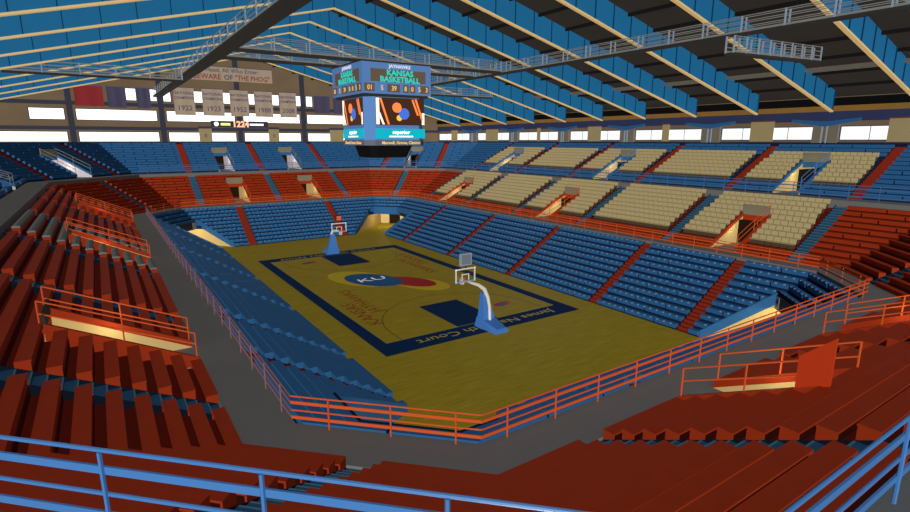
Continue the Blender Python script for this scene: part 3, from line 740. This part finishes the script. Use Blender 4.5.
# ------------------------------------------------------------------ catwalks
CZ = 20.0
def catwalk(p, q, wd_, label, hgt=1.05, step=2.6):
    p = Vector(p); q = Vector(q); d = (q-p); Lc = d.length; d.normalize(); sd = d.cross(Vector((0, 0, 1)))
    e = empty('catwalk', (p+q)/2, label, 'catwalk', 'roof catwalks')
    mb = MB(); mb.bar(p, q, wd_, .16, M_CATB); mb.build('deck', e)
    for s in (-1, 1):
        o1 = sd*(wd_/2-.04)*s
        mb = MB()
        for hh in (hgt, hgt*.7, hgt*.4): mb.bar(p+o1+Vector((0, 0, hh)), q+o1+Vector((0, 0, hh)), .045, .045, M_GRAIL)
        mb.bar(p+o1+Vector((0, 0, .12)), q+o1+Vector((0, 0, .12)), .03, .2, M_GRAIL)
        r = mb.build('rail', e)
        n = max(1, int(Lc/step))
        for i in range(n+1):
            b_ = p+d*(Lc*i/n)+o1
            if visible([b_], 5): mb = MB(); mb.bar(b_+Vector((0, 0, .05)), b_+Vector((0, 0, hgt+.03)), .09, .07, M_POST); mb.build('post', r)
    n = max(1, int(Lc/7.1))
    for i in range(1, n):
        b_ = p+d*(Lc*i/n)
        for s in (-1, 1):
            t_ = b_+sd*(wd_/2-.04)*s; mb = MB(); mb.bar(t_+Vector((0, 0, hgt)), (t_.x, t_.y, zbot(t_.x)-.01), .010, .010, M_CATB); mb.build('hanger', e)
catwalk((-13.2, -43, CZ), (-13.2, 53.9, CZ), 1.2, 'long dark catwalk running the hall on the left of the scoreboard')
catwalk((13.6, -43, CZ), (13.6, 26, CZ), .6, 'long catwalk crossing the upper right of the view')
catwalk((-12.5, .2, CZ+.02), (12.9, .2, CZ+.02), .9, 'nearer cross catwalk passing just above the scoreboard')
catwalk((-12.5, 5.0, CZ+.02), (12.9, 5.0, CZ+.02), .9, 'farther cross catwalk behind the scoreboard')
catwalk((14.3, 17.2, 19.1), (25.1, 17.2, 19.1), .6, 'short catwalk spur right of the scoreboard, far off')
catwalk((12.3, -24.4, 18.7), (24.3, -24.4, 19.1), .6, 'short catwalk spur hanging below the roof at upper right', step=1.5)
catwalk((-28.2, 17.0, 19.1), (-14.2, 17.0, 19.1), .6, 'catwalk spur at the upper left below the blue girders')

# ------------------------------------------------------------------ hanging scoreboard
SX0, SX1, SY0, SY1 = -3.75, 2.7, -3.3, 3.2
e = empty('hanging_scoreboard', ((SX0+SX1)/2, 0, 19.6), 'blue four-sided scoreboard hanging over centre court', 'scoreboard')
mb = MB(); mb.box((SX0, SY0, 17.05), (SX1, SY1, 19.5), M_SBB); mb.box((SX0-.03, SY0-.03, 19.5), (SX1+.03, SY1+.03, 19.62), M_CATB)
mb.box((SX0+.2, SY0+.2, 16.85), (SX1-.2, SY1-.2, 17.05), M_CATB); mb.build('top_housing', e)
def octo(x0, x1, y0, y1, c, z):
    return [(x0+c, y0, z), (x1-c, y0, z), (x1, y0+c, z), (x1, y1-c, z), (x1-c, y1, z), (x0+c, y1, z), (x0, y1-c, z), (x0, y0+c, z)]
mb = MB(); mb.prism(octo(SX0+.55, SX1-.2, SY0+.5, SY1-.2, .75, 13.3), octo(SX0+.55, SX1-.2, SY0+.5, SY1-.2, .75, 16.9), M_SBB); mb.build('body', e)
mb = MB(); mb.prism(octo(SX0+.5, SX1-.15, SY0+.45, SY1-.15, .7, 12.85), octo(SX0+.5, SX1-.15, SY0+.45, SY1-.15, .7, 13.3), mat('scoreboard_grey', (110, 116, 130))); mb.build('ticker_band', e)
mb = MB(); mb.prism(octo(SX0+1.5, SX1-1.5, SY0+1.4, SY1-1.4, .5, 11.8), octo(SX0+1.2, SX1-1.0, SY0+1.2, SY1-1.2, .5, 12.85), M_BLACK); mb.build('black_skirt', e)
for o1 in ((-2, 0), (1, 0)):
    mb = MB(); mb.bar((o1[0], o1[1]+.2, 19.62), (o1[0], o1[1]+.2, 19.94), .1, .1, M_GRAIL); mb.build('hanger', e)
def face(axis, x0, x1, yq, zc):
    pass
# the two faces seen: front (towards -y) and left (towards -x)
for fc in ('front', 'left'):
    if fc == 'front':
        Xd, off = Vector((1, 0, 0)), lambda u, z, k: (u, SY0-k, z); U0, U1 = SX0, SX1; B = lambda u, z, k: (u, SY0+.5-k, z); BU0, BU1 = SX0+1.35, SX1-.25-.75+.55
    else:
        Xd, off = Vector((0, -1, 0)), lambda u, z, k: (SX0-k, -u, z); U0, U1 = -SY1, -SY0; B = lambda u, z, k: (SX0+.55-k, -u, z); BU0, BU1 = -SY1+.95, -SY0-.5-.75
    def plate(mb, F, u0, u1, z0, z1, k0, k1, m):
        mb.prism([F(u0, z0, k0), F(u1, z0, k0), F(u1, z1, k0), F(u0, z1, k0)], [F(u0, z0, k1), F(u1, z0, k1), F(u1, z1, k1), F(u0, z1, k1)], m)
    c = (U0+U1)/2+.2; L_ = U1-U0
    mb = MB(); plate(mb, off, U0+.75, U1-.55, 18.0, 19.0, 0, .03, M_SBD); mb.build('sign_panel', e)
    text('lettering', 'JAYHAWKS', .36, M_WLET, e, Xd, (0, 0, 1), off(c, 19.25, .03), .01, 1.1, .01)
    text('lettering', 'KANSAS', .62, M_TEAL, e, Xd, (0, 0, 1), off(c, 18.72, .06), .01, 1.1, .015)
    text('lettering', 'BASKETBALL', .60, M_TEAL, e, Xd, (0, 0, 1), off(c, 18.2, .06), .01, 1.1, .015)
    mb = MB()
    for (u, w1) in ((.08, .14), (.42, .18), (.60, .08), (.70, .08), (.88, .14)):
        plate(mb, off, U0+L_*(u-w1/2)+.1, U0+L_*(u+w1/2)+.1, 17.2, 17.85, 0, .02, M_SBD)
    mb.build('digit_panel', e)
    for (u, t_) in ((.10, '01'), (.27, '5'), (.44, '39'), (.61, '8'), (.71, '0'), (.82, '5'), (.93, '3')):
        text('digits', t_, .55, M_AMB, e, Xd, (0, 0, 1), off(U0+L_*u, 17.5, .04), .01, .9, .01)
    mb = MB(); plate(mb, B, BU0, BU1, 14.55, 16.8, 0, .06, M_SCR)
    plate(mb, B, BU0, BU0+.3, 14.6, 16.75, .061, .07, M_SCRW); plate(mb, B, BU1-.25, BU1, 14.6, 15.6, .061, .07, M_SCRW)
    for (ua, ub, z0, z1, mm) in ((.3, 1.0, 16.75, 14.6, M_SCRO), (.15, .55, 15.6, 14.6, M_SCRW), (3.5, 4.1, 16.75, 15.0, M_SCRO), (3.2, 3.7, 16.7, 15.4, M_SCRO)):
        k = (BU1-BU0)/4.4
        p0, p1 = BU0+ua*k, BU0+ub*k
        mb.prism([B(p0, z0, .061), B(p0+.18*k, z0, .061), B(p1+.18*k, z1, .061), B(p1, z1, .061)], [B(p0, z0, .075), B(p0+.18*k, z0, .075), B(p1+.18*k, z1, .075), B(p1, z1, .075)], mm)
    # abstract coloured discs where the picture shows a figure
    cu_, k = (BU0+BU1)/2, (BU1-BU0)/4.4
    for (du, z, r, mm) in ((-.35, 16.0, .42, M_SCRO), (.3, 15.5, .48, M_SCRB), (-.15, 15.15, .25, M_SCRY)):
        n = 16; ringp = [(cu_+(du+r*math.cos(2*math.pi*i/n))*k, z+r*math.sin(2*math.pi*i/n)) for i in range(n)]
        kk = .08+.01*abs(du)
        mb.prism([B(u, z_, .076) for u, z_ in ringp], [B(u, z_, kk+.01) for u, z_ in ringp], mm)
    mb.build('video_screen', e)
    mb = MB(); plate(mb, B, BU0-.05, BU1+.05, 13.45, 14.25, 0, .07, M_CYAN); ad = mb.build('advert_screen', e)
    text('lettering', 'superior', .42, M_LEDW, e, Xd, (0, 0, 1), B((BU0+BU1)/2, 13.95, .08), .01, 1.1*k, .01)
    mb = MB(); plate(mb, B, (BU0+BU1)/2-1.1*k, (BU0+BU1)/2+1.1*k, 13.55, 13.65, .071, .08, M_LEDW); mb.build('caption_line', e)
    text('lettering', 'Maxwell, Graves, Claxton', .34, M_AMB, e, Xd, (0, 0, 1), B((BU0+BU1)/2, 13.07, .09), .01, 1.0*k, .01)

# ------------------------------------------------------------------ basketball goals
def goal(s, label, xo, bx=0.0):
    y = s*13.1
    e = empty('basketball_goal', (xo, s*16, 0), label, 'basketball goal', 'basketball goals')
    mb = MB()   # padded wedge base
    b0 = [(xo-.75, s*14.75, .012), (xo+.75, s*14.75, .012), (xo+.6, s*17.1, .012), (xo-.6, s*17.1, .012)]
    b1 = [(xo-.62, s*14.85, .75), (xo+.62, s*14.85, .75), (xo+.42, s*17.0, .32), (xo-.42, s*17.0, .32)]
    mb.prism(b0, b1, M_PADB)
    mb.build('base', e)
    mb = MB()
    mb.prism([(xo-.55, s*14.86, .745), (xo+.55, s*14.86, .745), (xo+.5, s*15.55, .60), (xo-.5, s*15.55, .60)],
             [(xo-.22, s*14.75, 2.45), (xo+.22, s*14.75, 2.45), (xo+.22, s*15.0, 2.4), (xo-.22, s*15.0, 2.4)], M_PADB); mb.build('upright_pad', e)
    mb = MB()
    arc = [(xo, s*15.62, .55), (xo, s*15.55, 1.6), (xo, s*15.35, 2.2), (xo, s*14.95, 2.7), (xo+bx*.3, s*14.4, 2.92), (xo+bx*.7, s*13.9, 2.97), (xo+bx, s*13.2, 3.0)]
    mb.tube(arc, [.10, .11, .13, .15, .13, .10, .07], M_WHITE, 10); mb.build('arm', e, True)
    xq = xo+bx; bb = MB()
    for (a, b, m_) in (((-.9, 2.9), (-.8, 3.97), M_WHITE), ((.8, 2.9), (.9, 3.97), M_WHITE), ((-.9, 3.87), (.9, 3.97), M_WHITE), ((-.9, 2.9), (.9, 3.0), M_LBLUE),
                      ((-.33, 3.05), (-.27, 3.52), M_WHITE), ((.27, 3.05), (.33, 3.52), M_WHITE), ((-.33, 3.47), (.33, 3.53), M_WHITE)):
        bb.box((xq+a[0], y-.03, a[1]), (xq+b[0], y+.03, b[1]), m_)
    fr = bb.build('backboard_frame', e)
    mb = MB(); mb.box((xq-.79, y-.008, 3.01), (xq+.79, y+.008, 3.86), M_GLASS); mb.build('glass', fr)
    mb = MB(); cy = y-s*.42
    mb.tube([(xq+.23*math.cos(t), cy+.23*math.sin(t), 3.05) for t in [2*math.pi*i/20 for i in range(21)]], .02, M_RIM, 6)
    mb.box((xq-.07, y-s*.03, 2.98), (xq+.07, y-s*.22, 3.07), M_RIM); mb.build('rim', e)
    mb = MB()
    for i in range(12):
        t = 2*math.pi*i/12
        for dt in (-.26, .26):
            mb.tube([(xq+.22*math.cos(t), cy+.22*math.sin(t), 3.04), (xq+.13*math.cos(t+dt), cy+.13*math.sin(t+dt), 2.62)], .008, M_WHITE, 4)
    mb.build('net', e)
    mb = MB(); mb.bar((xq, y+s*.02, 3.98), (xq, y+s*.02, 4.2), .08, .06, M_CATB)
    k = mb.build('clock_bracket', e)
    mb = MB(); cw = .5 if s < 0 else .36
    mb.box((xq-cw, y-.1, 4.2), (xq+cw, y+.1, 4.3+cw*1.6), M_POST if s < 0 else M_CATB)
    mb.box((xq-cw+.08, y-.115, 4.28), (xq+cw-.08, y+.115, 4.22+cw*1.6), mat('clock_grey', (118, 128, 138)) if s < 0 else M_RIM); mb.build('shot_clock', k)
goal(-1, 'basketball goal on the blue wedge base nearer the camera, grey backed shot clock', 0.05, -.42)
goal(1, 'basketball goal on a blue base at the far end of the court', -.1, .15)

# ------------------------------------------------------------------ grey cushions on the left red benches
T = TIER['mid']; cn = 0
def cushion(k, y0, y1, lab):
    d = T['d0']+k*T['p']; z = T['z0']+k*T['rise']+T['seat']+.003
    xa, xb = -(HX+d+.42), -(HX+d-.02)
    mb = MB(); n = 10; w1 = y1-y0
    sec = [(0, .04), (.12, .10), (.3, .11), (.44, .05)]
    ringA = [(xb, z), (xb-.04, z+.10), (xb-.22, z+.13), (xa+.02, z+.10), (xa, z)]
    mb.prism([(x, y0+.05, q) for x, q in ringA], [(x, y1-.05, q) for x, q in ringA], M_GREYC)
    o = mb.build('bench_cover'); tag(o, f"grey padded cover on the {ordn(k)} red row, {lab}", 'cover', 'grey bench covers on the left stand')
a0 = YA[2]+AW/2; a1 = YA[3]-AW/2
for k in range(7, 11): cushion(k, a0+.1, a1-.2, 'above the left stand portal')
for k in range(0, 7):
    cushion(k, a0+.1, YV[1]-VOM_W/2-.25, 'nearer side of the left stand portal'); cushion(k, YV[1]+VOM_W/2+.25, a1-.2, 'farther side of the left stand portal')
